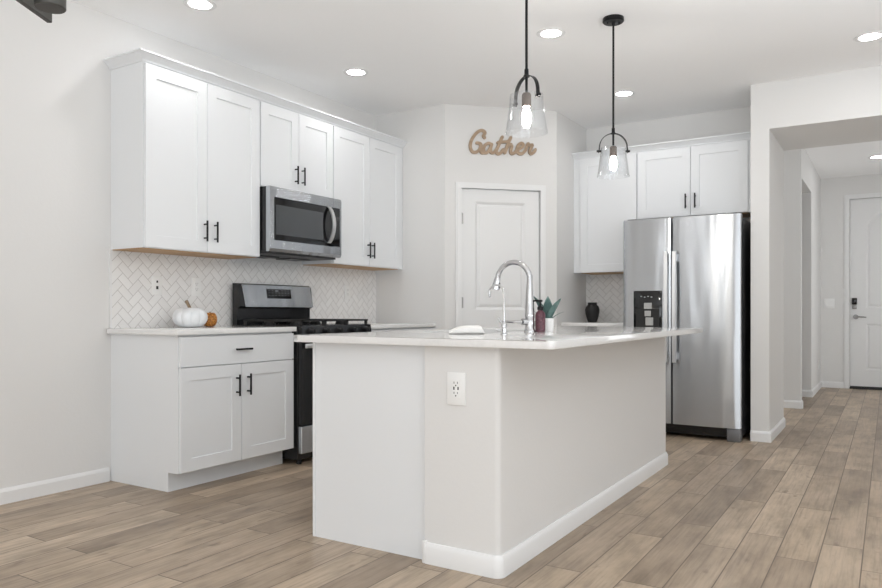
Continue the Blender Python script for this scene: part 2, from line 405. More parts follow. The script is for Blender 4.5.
# pantry door (door_1) in the diagonal wall, built in its own frame: x along the wall, -y towards the room
ang = math.atan2(TD.y, TD.x)
def door_frame(name, loc, rz, label):
    o = bpy.data.objects.new(name, None); COL.objects.link(o); o.location = loc; o.rotation_euler = (0, 0, rz)
    o['kind'] = 'structure'; OFF[o.name] = None; return o
def casing(d, x0, x1, ztop, cw, parent):
    b = MB()
    for a, c in ((.0, 1), (.012, .55)):
        t = .012 if a == 0 else .018
        b.box((x0-cw+a, -t, 0), (x0-.004, 0, ztop+.004)); b.box((x1+.004, -t, 0), (x1+cw-a, 0, ztop+.004))
        b.box((x0-cw+a, -t, ztop+.004), (x1+cw-a, 0, ztop+cw-a))
    b.box((x0-.012, 0.001, 0), (x0-.003, .118, ztop)); b.box((x1+.003, 0.001, 0), (x1+.012, .118, ztop)); b.box((x0-.012, .001, ztop+.003), (x1+.012, .118, ztop+.01))
    return fin('door_casing', b, 'trim', parent)
d1 = door_frame('door_1', (P0.x, P0.y, 0), ang, '')
casing(d1, DT0, DT1, 2.072, .054, d1)
def panel_door(b, x0, x1, z0, z1, yf, th, panels, arch=None):
    """door leaf with moulded recessed panels on the face y = yf (towards -y)"""
    xs0, xs1 = panels[0][0], panels[0][1]
    b.box((x0, yf+.0, z0), (xs0, yf+th, z1)); b.box((xs1, yf, z0), (x1, yf+th, z1))
    zz = [z0]+[v for p in panels for v in (p[2], p[3])]+[z1]
    for k in range(0, len(zz), 2): b.box((xs0, yf, zz[k]), (xs1, yf+th, zz[k+1]))
    for (a, c, e, g) in panels:
        b.box((a, yf+.013, e), (c, yf+th, g))
        m = .022; q = .045
        A = [b.bm.verts.new(v) for v in ((a, yf, e), (c, yf, e), (c, yf, g), (a, yf, g))]
        B = [b.bm.verts.new(v) for v in ((a+m, yf+.012, e+m), (c-m, yf+.012, e+m), (c-m, yf+.012, g-m), (a+m, yf+.012, g-m))]
        C = [b.bm.verts.new(v) for v in ((a+q, yf+.004, e+q), (c-q, yf+.004, e+q), (c-q, yf+.004, g-q), (a+q, yf+.004, g-q))]
        for X, Y in ((A, B), (B, C)):
            for k in range(4): b.bm.faces.new((X[k], X[(k+1) % 4], Y[(k+1) % 4], Y[k]))
        b.bm.faces.new(C)
b = MB(); panel_door(b, DT0+.002, DT1-.003, .012, 2.068, .006, .035, [(.270, .728, .22, .86), (.270, .728, 1.03, 1.965)])
leaf = fin('door_leaf', b, 'door', d1)
for zc in (.25, 1.09, 1.815):
    b = MB(); b.cyl((DT0-.002, -.004, zc-.05), (DT0-.002, -.004, zc+.05), .0065, 10); b.box((DT0-.016, -.003, zc-.045), (DT0+.014, .006, zc+.045))
    fin('hinge', b, 'nickel', d1, True)
b = MB(); b.cyl((.795, .006, .905), (.795, -.012, .905), .028, 20); b.cyl((.795, -.012, .905), (.795, -.04, .905), .01, 12); b.tube([(.795, -.036, .905), (.795, -.045, .905), (.795, -.06, .905), (.795, -.068, .905)], [.014, .026, .026, .014], 18)
fin('door_knob', b, 'nickel', d1, True)

# front door (door_2) at the end of the hall
d2 = door_frame('door_2', (0, YD, 0), 0.0, '')
casing(d2, 3.53, 4.462, 2.486, .062, d2)
b = MB(); X0, X1 = 3.536, 4.456
px0, px1 = X0+.176, X1-.176
panel_door(b, X0, X1, .035, 1.0, .012, .045, [(px0, px1, .25, .855)])
b.box((X0, .012, 1.0), (px0, .057, 2.482)); b.box((px1, .012, 1.0), (X1, .057, 2.482)); b.box((px0, .012, 1.0), (px1, .057, 1.06)); b.box((px0, .025, 1.06), (px1, .057, 2.40))
arc = [(px1+(px0-px1)*k/18, 2.155+.205*(1-((k-9)/9)**2)) for k in range(19)]
b.extrude([(x, .012, z) for x, z in [(px0, 2.482), (px1, 2.482)]+arc], (0, .045, 0))
poly = [(px0, 1.06), (px1, 1.06)]+arc; pc = ((px0+px1)/2, 1.66)
def shrink(d, y): return [b.bm.verts.new((pc[0]+(x-pc[0])*(1-d/.284), y, pc[1]+(z-pc[1])*(1-d/.6))) for x, z in poly]
rA, rB, rC = shrink(0, .012), shrink(.024, .0245), shrink(.05, .016)
for A, B in ((rA, rB), (rB, rC)):
    for k in range(len(A)): b.bm.faces.new((A[k], A[(k+1) % len(A)], B[(k+1) % len(A)], B[k]))
b.bm.faces.new(rC)
leaf2 = fin('door_leaf', b, 'door', d2)
b = MB(); b.box((3.555, -.016, 1.105), (3.615, .012, 1.19), .008, 2); k1 = fin('smart_lock', b, 'blackgloss', d2, True)
b = MB(); b.box((3.558, -.012, 1.045), (3.612, .012, 1.104), .006, 2); fin('lock_cover', b, 'nickel', d2, True)
b = MB(); b.cyl((3.60, .012, .942), (3.60, -.01, .942), .032, 20); b.cyl((3.60, -.01, .942), (3.60, -.05, .942), .011, 12)
b.tube([(3.60, -.05, .942), (3.64, -.052, .944), (3.69, -.05, .942), (3.72, -.048, .938)], [.012, .010, .009, .007], 10); fin('door_lever', b, 'nickel', d2, True)
b = MB(); b.box((3.53, -.03, 0), (4.46, .10, .022), .004); fin('threshold', b, 'darkmatt', d2)
b = MB(); b.box((3.534, .018, .02), (4.46, .05, .05)); fin('door_sweep', b, 'darkmatt', d2)

# herringbone tile
t = fin('tile_backsplash', MB().box((0.0005, 2.646, .90), (.010, 5.2745, 1.3855)), 'tile_y'); tag(t, 'white herringbone tile backsplash behind the range on the long left wall', 'backsplash')
e = MB().box((.0005, 2.634, .915), (.012, 2.646, 1.386)); fin('edge_trim', e, 'trim', t)
t = fin('tile_backsplash', MB().box((1.4665, 6.722, .90), (2.09, 6.7315, 1.3715)), 'tile_x'); tag(t, 'small herringbone tile backsplash behind the black vase beside the refrigerator', 'backsplash')

# ------------------------------------------------------------------ cabinets
YB = 6.732
LEFT = lambda u, d, z: (d, u, z)
BACK = lambda u, d, z: (u, YB-d, z)
def pull(mp, parent, u, z0, z1, d, horiz=False, m='black'):
    b = MB(); b.map = mp; r = .0062; so = .030
    if horiz:
        b.cyl((z0, d+so, u), (z1, d+so, u), r, 12)
        for q in (z0+.022, z1-.022): b.cyl((q, d-.001, u), (q, d+so, u), .005, 10)
    else:
        b.cyl((u, d+so, z0), (u, d+so, z1), r, 12)
        for q in (z0+.022, z1-.022): b.cyl((u, d-.001, q), (u, d+so, q), .005, 10)
    return fin('handle', b, m, parent, True)
def upper(mp, u0, u1, z0, z1, doors, label, hz, depth=.305, filler=None, under=True):
    loc = mp(u0, 0, z0)
    t = thing('upper_cabinet', label, 'cabinet', loc, group=None)
    b = MB(); b.map = mp
    b.box((u0, .0005, z0), (u1, depth, z1)); fin('body', b, 'cab', t)
    if under:
        b = MB(); b.map = mp; b.box((u0+.004, .012, z0-.004), (u1-.004, depth-.018, z0+.0005)); fin('underside', b, 'maple', t)
    if filler:
        b = MB(); b.map = mp; b.box((filler[0], .0005, z0), (filler[1], depth, z1)); fin('filler_strip', b, 'cab', t)
    for (a, c, hu) in doors:
        b = MB(); b.map = mp; b.shaker(a, c, z0+.002, z1-.012, depth+.001, depth+.021)
        d = fin('door', b, 'cab', t)
        if hu is not None: pull(mp, d, hu, hz[0], hz[1], depth+.021)
    return t
upper(LEFT, 2.645, 3.546, 1.386, 2.462, [(2.650, 3.092, 3.069), (3.095, 3.540, 3.150)], 'tall white two-door upper cabinet left of the microwave', (1.452, 1.582))
upper(LEFT, 3.547, 4.306, 1.872, 2.462, [(3.552, 3.923, 3.884), (3.926, 4.302, 3.955)], 'short white two-door upper cabinet directly above the microwave', (1.931, 2.061), under=False)
upper(LEFT, 4.307, 5.225, 1.386, 2.462, [(4.312, 4.763, 4.738), (4.766, 5.218, 4.795)], 'tall white two-door upper cabinet right of the microwave, against the pantry wall', (1.452, 1.582), filler=(5.2255, 5.274))
CP = [(0, 2.462), (.008, 2.462), (.012, 2.472), (.04, 2.502), (.05, 2.504), (.05, 2.514), (0, 2.514)]
# the crown runs from the left wall, round the front corner and on to the pantry wall; the room is on its right-hand side
c = fin('crown_moulding', MB().sweep([(0.001, 2.645), (.306, 2.645), (.306, 5.274)], CP), 'cab'); tag(c, 'white crown moulding along the top of the three upper cabinets over the range', 'moulding')

upper(BACK, 1.530, 2.068, 1.372, 2.432, [(1.536, 2.062, None)], 'tall white single-door upper cabinet left of the refrigerator', None, depth=.335, filler=(1.467, 1.5295))
upper(BACK, 2.069, 2.992, 1.832, 2.432, [(2.075, 2.526, 2.492), (2.529, 2.985, 2.570)], 'short white two-door cabinet above the refrigerator', (1.895, 2.02), depth=.335, filler=(2.9925, 3.035))
CP2 = [(o_, z-.030) for o_, z in CP]
c = fin('crown_moulding', MB().sweep([(1.467, YB-.336), (3.035, YB-.336)], CP2), 'cab'); tag(c, 'white crown moulding along the top of the cabinets over the refrigerator', 'moulding')

def base_cab(mp, u0, u1, label, doors, drawers, depth=.615, kick=.53):
    t = thing('base_cabinet', label, 'cabinet', mp(u0, 0, 0))
    b = MB(); b.map = mp; b.box((u0, .0005, .110), (u1, depth, .882)); fin('body', b, 'cab', t)
    b = MB(); b.map = mp; b.box((u0, .0005, 0), (u1, kick, .110)); fin('toe_kick', b, 'cab', t)
    for a, c, hu in doors:
        b = MB(); b.map = mp; b.shaker(a, c, .115, .698, depth+.001, depth+.021); d = fin('door', b, 'cab', t)
        pull(mp, d, hu, .508, .637, depth+.021)
    for a, c in drawers:
        b = MB(); b.map = mp; b.box((a, depth+.001, .704), (c, depth+.021, .872), .0015); d = fin('drawer', b, 'cab', t)
        m_ = (a+c)/2-.006; pull(mp, d, .788, m_-.062, m_+.062, depth+.021, True)
    return t
base_cab(LEFT, 2.645, 3.545, 'white base cabinet with one wide drawer and two doors left of the range', [(2.648, 3.089, 3.049), (3.093, 3.541, 3.137)], [(2.648, 3.541)])
base_cab(LEFT, 4.318, 5.270, 'white base cabinet right of the range, mostly hidden behind the island', [(4.322, 4.79, 4.765), (4.794, 5.266, 4.82)], [(4.322, 5.266)])
base_cab(BACK, 1.468, 2.055, 'white base cabinet beside the refrigerator under the black vase', [(1.472, 2.05, 2.02)], [(1.472, 2.05)])
def counter(name, a, b_, label):
    o = fin(name, MB().box((a[0], a[1], .883), (b_[0], b_[1], .914), .003, 2), 'quartz', None, True); return tag(o, label, 'countertop')
counter('countertop', (.0105, 2.612), (.652, 3.552), 'white quartz countertop left of the range with two pumpkins on it')
counter('countertop', (.0105, 4.312), (.652, 5.2735), 'white quartz countertop right of the range, seen past the island')
counter('countertop', (1.4675, 6.085), (2.062, 6.7215), 'white quartz countertop in the nook beside the refrigerator carrying the black vase')

# ------------------------------------------------------------------ microwave
RY0, RY1 = 3.5515, 4.3015
t = thing('microwave', 'stainless steel over-the-range microwave with black glass door above the range', 'microwave', (0, RY0, 1.40))
b = MB(); b.box((.011, RY0, 1.430), (.372, RY1, 1.868), .002); fin('case', b, 'blackenamel', t)
b = MB(); b.box((.03, RY0+.01, 1.412), (.36, RY1-.01, 1.4295)); b.box((.05, RY0+.09, 1.404), (.20, RY0+.30, 1.4125)); b.box((.05, RY0+.42, 1.404), (.20, RY0+.63, 1.4125)); fin('vent_base', b, 'greydark', t)
yk = 4.208
b = MB(); b.extrude([(.3725, RY0, 1.868), (.405, RY0, 1.868), (.410, RY0, 1.85), (.410, RY0, 1.445), (.400, RY0, 1.425), (.3725, RY0, 1.425)], (0, yk-RY0-.001, 0)); dr = fin('door', b, 'steel', t)
b = MB(); b.extrude([(.3725, yk+.001, 1.868), (.405, yk+.001, 1.868), (.410, yk+.001, 1.85), (.410, yk+.001, 1.445), (.400, yk+.001, 1.425), (.3725, yk+.001, 1.425)], (0, RY1-yk-.001, 0)); cp = fin('control_panel', b, 'steel', t)
b = MB(); b.box((.4098, RY0+.042, 1.503), (.4125, yk-.002, 1.797)); win = fin('door_glass', b, 'blackgloss', dr)
b = MB(); b.box((.4098, yk+.003, 1.507), (.4125, RY1-.022, 1.797)); kp = fin('keypad', b, 'blackgloss', cp)
mg = mat('window_mesh_glass', (0.07, 0.075, 0.08), 0.12)
b = MB(); b.box((.4122, RY0+.052, 1.542), (.4130, yk-.118, 1.745)); fin('mesh_window', b, mg, dr)
b = MB()
b.box((.4122, yk+.012, 1.70), (.4128, yk+.06, 1.73)); fin('clock_display', b, M['greydark'], cp)
b = MB(); pts = []
for k in range(15):
    a = k/14; pts.append((.412+.048*math.sin(PI*a)**.6 if 0 < k < 14 else .412, yk-.038, 1.530+.265*a))
b2 = MB()
for dy in (-.013, .013): pass
prof = []
for k in range(15):
    a = k/14; x = .4125+.05*math.sin(PI*a)**.7
    wy = .0165
    prof.append([b2.bm.verts.new(v) for v in ((x+.010, yk-.058-wy, 1.525+.27*a), (x+.010, yk-.058+wy, 1.525+.27*a), (x, yk-.058+wy, 1.525+.27*a), (x, yk-.058-wy, 1.525+.27*a))])
for A, B in zip(prof, prof[1:]):
    for k in range(4): b2.bm.faces.new((A[k], A[(k+1) % 4], B[(k+1) % 4], B[k]))
b2.bm.faces.new(prof[0]); b2.bm.faces.new(prof[-1]); b.bm.free()
fin('handle', b2, 'steelbar', dr, True)

# ------------------------------------------------------------------ range
t = thing('gas_range', 'freestanding black and stainless gas range between the base cabinets', 'range', (0, 3.556, 0))
ya, yb_ = 3.557, 4.307
b = MB(); b.box((.03, ya, .03), (.655, yb_, .905), .003); fin('body', b, 'blackenamel', t)
b = MB(); b.box((.03, ya, .9055), (.675, yb_, .922), .004); fin('cooktop', b, 'blackenamel', t)
b = MB(); b.extrude([(.040, ya, .9225), (.040, ya, 1.214), (.075, ya, 1.214), (.095, ya, 1.20), (.118, ya, 1.052), (.10, ya, 1.040), (.085, ya, 1.035), (.085, ya, .9225)], (0, yb_-ya, 0)); bgd = fin('backguard', b, 'blackenamel', t)
b = MB(); f0 = Vector((.0955, 0, 1.207)); f1 = Vector((.1185, 0, 1.046))
b.extrude([(f0.x, ya+.030, f0.z), (f0.x+.006, ya+.032, f0.z-.002), (f1.x+.006, ya+.044, f1.z+.002), (f1.x, ya+.046, f1.z)], (0, yb_-ya-.048, 0)); pn = fin('steel_panel', b, 'steel', bgd)
def on(fz, off): q = f0+(f1-f0)*fz; return q.x+.006+off, q.z
b = MB(); x0, z0 = on(.17, 0); x1, z1 = on(.60, 0)
b.extrude([(x0, 3.818, z0), (x0+.0015, 3.818, z0), (x1+.0015, 3.818, z1), (x1, 3.818, z1)], (0, .25, 0)); fin('display', b, 'blackgloss', bgd)
b = MB()
for i in range(3):
    for j in range(7):
        if 2 <= j <= 3 and i == 0: continue
        x, z = on(.23+.115*i, .0014); y = 3.838+j*.033
        b.box((x, y, z-.002), (x+.0006, y+.010, z+.002))
PR = mat('display_print', (.22, .23, .24), .4); fin('button_lettering', b, PR, bgd); b = MB()
x, z = on(.25, .0014); b.box((x, 3.905, z-.006), (x+.0008, 3.935, z+.006))
fin('clock_display', b, PR, bgd)
# front control panel with knobs
b = MB(); b.extrude([(.656, ya+.006, .922), (.690, ya+.006, .919), (.697, ya+.006, .860), (.656, ya+.006, .856)], (0, yb_-ya-.012, 0)); cpn = fin('control_panel', b, 'blackenamel', t)
for k in range(5):
    y = ya+.085+k*.145
    b = MB(); b.tube([(.692, y, .887), (.700, y, .886), (.728, y, .882), (.731, y, .882)], [.024, .022, .019, .015], 18); b.box((.728, y-.004, .865), (.736, y+.004, .899), .001)
    fin('knob', b, 'blackenamel', cpn, True)
b = MB(); b.box((.656, ya+.004, .262), (.690, yb_-.004, .850), .004); od = fin('oven_door', b, 'blackgloss', t, True)
b = MB(); b.box((.6895, ya+.004, .275), (.6915, ya+.03, .80)); fin('door_edge', b, 'blackenamel', od)
b = MB(); b.box((.716, ya+.004, .772), (.734, yb_-.004, .803), .005, 2)
for y in (ya+.07, yb_-.07): b.box((.689, y-.014, .777), (.722, y+.014, .797), .003)
fin('oven_handle', b, 'steelbar', od, True)
b = MB(); b.box((.656, ya+.004, .075), (.690, yb_-.004, .255), .005, 2); fin('storage_drawer', b, 'steel', t)
for y in (ya+.04, yb_-.04):
    for x in (.08, .63): fin('foot', MB().cyl((x, y, 0), (x, y, .031), .018, 12), 'black', t)
gz = .952
for k in range(3):
    y0 = ya+.02+k*.238; y1 = y0+.232; b = MB(); r = .006
    for (p, q) in (((.13, y0+r), (.672, y0+r)), ((.13, y1-r), (.672, y1-r)), ((.13, y0+r), (.13, y1-r)), ((.672, y0+r), (.672, y1-r)), ((.39, y0+r), (.39, y1-r)), ((.13, (y0+y1)/2), (.672, (y0+y1)/2))):
        b.box((min(p[0], q[0])-r, min(p[1], q[1])-r, gz-.006), (max(p[0], q[0])+r, max(p[1], q[1])+r, gz+.006))
    for x in (.14, .39, .662):
        for y in (y0+r, y1-r): b.box((x-.008, y-.008, .9215), (x+.008, y+.008, gz-.005))
    fin('grate', b, 'iron', t)
    for x in (.26, .52):
        if k == 1 and x > .4: continue
        b = MB(); b.cyl((x, (y0+y1)/2, .9215), (x, (y0+y1)/2, .934), .045, 20); b.cyl((x, (y0+y1)/2, .934), (x, (y0+y1)/2, .944), .034, 20); fin('burner', b, 'iron', t, True)

# ------------------------------------------------------------------ refrigerator
t = thing('refrigerator', 'stainless steel side-by-side refrigerator with ice dispenser in the alcove', 'refrigerator', (2.08, 5.961, 0))
FX0, FXS, FX1, FY = 2.072, 2.474, 2.9995, 5.961
b = MB(); b.box((FX0+.006, 6.035, .03), (FX1-.004, 6.66, 1.752), .004); fin('case', b, M['greydark'], t)
def fdoor(x0, x1, name):
    b = MB(); n = 18; pts = []
    mid = (x0+x1)/2; hw = (x1-x0)/2
    pts.append((x0, 6.03)); pts.append((x0, FY+.022))
    for k in range(n+1):
        s_ = -1+2*k/n; pts.append((mid+hw*s_*(.985), FY+.005*abs(s_)**4+(.003 if abs(s_) == 1 else 0)))
    pts.append((x1, FY+.022)); pts.append((x1, 6.03))
    b.prism(pts, .105, 1.775); return fin(name, b, 'steel', t, True)
fd = fdoor(FX0, FXS-.004, 'freezer_door'); rd = fdoor(FXS+.004, FX1, 'fridge_door')
def fhandle(xc, parent):
    b = MB(); z0, z1 = .605, 1.498; prof = []
    for k in range(13):
        a = k/12; y = FY-.048-.010*math.sin(PI*a); z = z0+(z1-z0)*a; hx = .0180
        prof.append([b.bm.verts.new(v) for v in ((xc-hx, y+.004, z), (xc-hx*.75, y-.008, z), (xc+hx*.75, y-.008, z), (xc+hx, y+.004, z), (xc+hx*.8, y+.014, z), (xc-hx*.8, y+.014, z))])
    for A, B in zip(prof, prof[1:]):
        for k in range(6): b.bm.faces.new((A[k], A[(k+1) % 6], B[(k+1) % 6], B[k]))
    b.bm.faces.new(prof[0]); b.bm.faces.new(prof[-1])
    for z in (z0+.05, z1-.05): b.box((xc-.011, FY-.042, z-.03), (xc+.011, FY+.016, z+.03), .003)
    return fin('handle', b, 'steelbar', parent, True)
fhandle(2.440, fd); fhandle(2.506, rd)
b = MB(); b.box((2.165, FY-.010, .80), (2.398, FY+.02, 1.185), .006, 2); dsp = fin('ice_dispenser', b, 'blackgloss', fd, True)
b = MB(); b.box((2.185, FY-.0112, .83), (2.378, FY-.0095, 1.035)); fin('dispenser_recess', b, M['darkmatt'], dsp)
b = MB(); b.box((2.255, FY-.020, 1.035), (2.318, FY-.010, 1.085), .003); b.box((2.262, FY-.026, .975), (2.312, FY-.011, 1.02), .003); b.box((2.268, FY-.022, .90), (2.33, FY-.011, .965), .003); fin('dispenser_chute', b, mat('grey_plastic', (.45, .45, .44), .35), dsp, True)
b = MB()
for i in range(4): b.box((2.225+i*.028, FY-.0112, 1.135-.006*(i % 2)), (2.237+i*.028, FY-.0098, 1.142-.006*(i % 2)))
fin('touch_marks', b, mat('panel_print', (.55, .57, .58), .4), dsp)
b = MB()
for i, w_ in enumerate((.030, .022, .018, .014)): b.box((2.868+i*.030, FY+.0032, 1.7165), (2.868+i*.030+w_*.8, FY+.0055+.001*i, 1.7225))
fin('badge', b, M['nickel'], rd)
b = MB(); b.box((FX0+.01, 6.0, .028), (FX1-.01, 6.05, .098)); 
for k in range(4): b.box((FX0+.03, 5.994, .04+k*.013), (FX1-.13, 6.001, .046+k*.013))
fin('grille', b, 'blackenamel', t)
b = MB(); b.box((FX1-.105, 5.968, .0), (FX1-.004, 6.04, .100), .006, 2); fin('foot_cover', b, 'footgrey', t, True)
b = MB(); b.box((FX0+.01, 5.985, .0), (FX0+.10, 6.04, .100), .006, 2); fin('foot_cover', b, 'footgrey', t, True)
b = MB(); b.box((FX0+.1, 6.3, 0), (FX1-.1, 6.5, .031)); fin('base_rail', b, 'black', t)
for x in (FX0+.03, FX1-.11): b = MB(); b.box((x, 5.99, 1.7525), (x+.08, 6.10, 1.785), .006, 2); fin('hinge_cover', b, M['greydark'], t, True)

# ------------------------------------------------------------------ island
IX0, IXM, IX1, IY0, IY1 = 1.757, 2.372, 2.711, 2.456, 4.885
t = thing('kitchen_island', 'white kitchen island with cabinet end panel and drywall half wall', 'island', ((IX0+IX1)/2, (IY0+IY1)/2, 0))
b = MB(); b.box((IX0+.022, IY0+.036, 0), (IXM, IY1, .69)); b.box((IX0+.022, IY0+.036, .69), (IXM, 2.98, .8785)); b.box((IX0+.022, 3.79, .69), (IXM, IY1, .8785)); fin('cabinet_body', b, 'cab', t)
b = MB(); b.box((IX0+.017, IY0+.020, 0), (IXM, IY0+.0355, .8785)); b.box((IX0, IY0+.016, 0), (IX0+.0165, IY0+.05, .8785), .0015); fin('end_panel', b, 'cab', t)
b = MB()
pts = [(IXM+.0005, IY1), (IXM+.0005, IY0)]
r = .022
for k in range(7):
    a = -PI/2+k*PI/12; pts.append((IX1-r+r*math.cos(a), IY0+r+r*math.sin(a)))
for k in range(7):
    a = k*PI/12; pts.append((IX1-r+r*math.cos(a), IY1-r+r*math.sin(a)))
b.prism(pts, 0, .8785); fin('half_wall', b, 'wall', t, True)
b = MB(); path = [(IXM+.0005, IY0+.02), (IXM+.0005, IY0)]
for k in range(7):
    a = -PI/2+k*PI/12; path.append((IX1-r+r*math.cos(a), IY0+r+r*math.sin(a)))
path[1] = (IXM+.0005, IY0)
path2 = path[2:]
for k in range(7):
    a = k*PI/12; path2.append((IX1-r+r*math.cos(a), IY1-r+r*math.sin(a)))
path2.append((IXM+.02, IY1))
path2 = [(IXM+.012, IY0)]+path2
b.sweep(path2, bb_prof(.083, .015))
b.box((IXM-.004, IY0-.016, 0), (IXM+.013, IY0+.019, .090), .004, 2)
fin('baseboard', b, 'trim', t, True)
# countertop with a hole for the sink
CX0, CX1, CY0, CY1, CT, CB = 1.700, 2.956, 2.396, 4.862, .910, .879
SX0, SX1, SY0, SY1 = 1.90, 2.33, 3.02, 3.76
b = MB()
def rect(x0, y0, x1, y1, z): return [b.bm.verts.new(v) for v in ((x0, y0, z), (x1, y0, z), (x1, y1, z), (x0, y1, z))]
oT, oB, iT, iB = rect(CX0, CY0, CX1, CY1, CT), rect(CX0, CY0, CX1, CY1, CB), rect(SX0, SY0, SX1, SY1, CT), rect(SX0, SY0, SX1, SY1, CB)
for k in range(4):
    k2 = (k+1) % 4
    b.bm.faces.new((oT[k], oT[k2], iT[k2], iT[k])); b.bm.faces.new((oB[k], oB[k2], iB[k2], iB[k])); b.bm.faces.new((oT[k], oT[k2], oB[k2], oB[k])); b.bm.faces.new((iT[k], iT[k2], iB[k2], iB[k]))
ve = [e for e in b.bm.edges if {e.verts[0], e.verts[1]} in [{oT[k], oB[k]} for k in range(4)]]
bmesh.ops.bevel(b.bm, geom=ve, offset=.025, segments=5, affect='EDGES', profile=.5)
te = [e for e in b.bm.edges if len(e.link_faces) == 2 and any(abs(f.normal.z) < .5 for f in e.link_faces) and abs(e.verts[0].co.z-e.verts[1].co.z) < 1e-6 and not (SX0-.01 < e.verts[0].co.x < SX1+.01 and SY0-.01 < e.verts[0].co.y < SY1+.01)]
b.bm.normal_update()
te = [e for e in b.bm.edges if len(e.link_faces) == 2 and abs(e.verts[0].co.z-e.verts[1].co.z) < 1e-6 and sum(abs(f.normal.z) > .9 for f in e.link_faces) == 1 and not (SX0-.01 < e.verts[0].co.x < SX1+.01 and SY0-.01 < e.verts[0].co.y < SY1+.01)]
bmesh.ops.bevel(b.bm, geom=te, offset=.003, segments=2, affect='EDGES', profile=.5)
o = fin('countertop', b, 'quartz', None, True); tag(o, 'large white quartz countertop overhanging the kitchen island', 'countertop')
t = thing('sink', 'undermount stainless sink let into the island countertop beside the faucet', 'sink', ((SX0+SX1)/2, (SY0+SY1)/2, .70))
b = MB(); zb = .70; g = .012
b.box((SX0-g, SY0-g, zb), (SX1+g, SY1+g, zb+.006))
for (x0, y0, x1, y1) in ((SX0-g, SY0-g, SX0-.001, SY1+g), (SX1+.001, SY0-g, SX1+g, SY1+g), (SX0-.001, SY0-g, SX1+.001, SY0-.001), (SX0-.001, SY1+.001, SX1+.001, SY1+g)): b.box((x0, y0, zb+.006), (x1, y1, CB-.0005))
fin('basin', b, 'steel', t)
b = MB(); b.cyl((2.12, 3.39, zb+.0065), (2.12, 3.39, zb+.010), .045, 24); fin('drain', b, 'chrome', t, True)

# outlet on the end of the island
def outlet(loc, rz, label, kind, cat='outlet', w_=.074, h_=.118, group=None):
    t = thing('switch_plate' if kind in ('switch', 'switch2') else 'outlet', label, cat, loc, rz, group)
    OFF[t.name] = None
    b = MB(); b.box((-w_/2, -.006, -h_/2), (w_/2, 0, h_/2), .002, 2); fin('cover_plate', b, 'plastic', t, True)
    if kind == 'usb':
        b = MB(); b.box((-.018, -.009, -.036), (.018, -.0055, .036), .001); f = fin('receptacle', b, 'plastic', t)
        b = MB()
        for z in (.024, -.016):
            b.box((-.009, -.0094, z-.004), (-.0065, -.0088, z+.004)); b.box((.0065, -.0094, z-.004), (.009, -.0088, z+.004)); b.cyl((0, -.0088, z-.011), (0, -.0094, z-.011), .003, 10)
        for x in (-.011, .008): b.box((x, -.0094, -.004), (x+.0055, -.0088, .008))
        fin('slots', b, 'slot', f)
    elif kind == 'duplex':
        b = MB(); b.box((-.017, -.009, -.035), (.017, -.0055, .035), .001); f = fin('receptacle', b, 'plastic', t)
        b = MB()
        for z in (.022, -.014):
            b.box((-.009, -.0094, z-.004), (-.0065, -.0088, z+.005)); b.box((.0065, -.0094, z-.004), (.009, -.0088, z+.005)); b.cyl((0, -.0088, z-.010), (0, -.0094, z-.010), .003, 10)
        fin('slots', b, mat('grey_slot', (.3, .3, .3), .5), f)
    elif kind == 'jack':
        for z, q in ((.024, .007), (-.014, .010)): fin('jack', MB().box((-q*.8, -.0075, z-q), (q*.8, -.0055, z+q)), 'slot', t)
    else:
        for x in ((-.023, .023) if kind == 'switch2' else (0,)):
            b = MB(); b.extrude([(x-.016, -.0055, -.034), (x-.016, -.011, -.034), (x-.016, -.0065, .034), (x-.016, -.0055, .034)], (.032, 0, 0)); fin('rocker', b, 'plastic', t)
    return t
outlet((2.524, IY0-.0005, .711), 0, 'white outlet with USB ports on the end of the island', 'usb', w_=.084, h_=.128)
outlet((.0105, 2.958, 1.180), PI/2, 'white wall plate with two dark jacks on the backsplash above the pumpkins', 'jack', 'wall plate')
outlet((.0105, 3.265, 1.180), PI/2, 'white duplex outlet on the backsplash just left of the range', 'duplex', w_=.08, h_=.122)
outlet((.0105, 4.862, 1.180), PI/2, 'white duplex outlet on the backsplash right of the range', 'duplex', w_=.08, h_=.122)
outlet((3.296, YD-.0005, 1.120), 0, 'white double rocker switch plate beside the front door', 'switch2', 'light switch', .125, .13)
outlet((3.1905, 10.58, .325), PI/2, 'white outlet low on the hallway wall near the front door', 'duplex')

# ------------------------------------------------------------------ things on the island
t = thing('faucet', 'tall chrome gooseneck pull-down faucet on the island', 'faucet', (2.417, 3.367, CT))
fx, fy = 2.417, 3.367
b = MB(); b.lathe([(0, .0005), (.030, .0005), (.030, .006), (.026, .012), (.0235, .02), (.0225, .07), (.024, .075), (.024, .095), (.0225, .10), (.021, .16), (.019, .20), (.0155, .25), (.0135, .29), (0, .29)], (fx, fy, CT), 24); fin('body', b, 'chrome', t, True)
R = .092; zc = CT+.266; b = MB(); pts = [(fx, fy, CT+.25)]
for k in range(0, 20):
    a = k/19*math.radians(171); pts.append((fx-R+R*math.cos(a), fy, zc+R*math.sin(a)))
b.tube(pts, .0135, 14); fin('spout', b, 'chrome', t, True)
e = Vector(pts[-1]); dr_ = (Vector(pts[-1])-Vector(pts[-2])).normalized()
b = MB(); L_ = [e+dr_*q for q in (-.005, .0, .02, .046, .060, .062)]; b.tube([tuple(v) for v in L_], [.0135, .0155, .017, .021, .0225, .018], 16); hd = fin('spray_head', b, 'chrome', t, True)
b = MB(); c_ = e+dr_*.045+Vector((.019, 0, .004)); b.box((c_.x-.004, fy-.006, c_.z-.016), (c_.x+.004, fy+.006, c_.z+.014), .002); fin('button', b, 'greydark', hd)
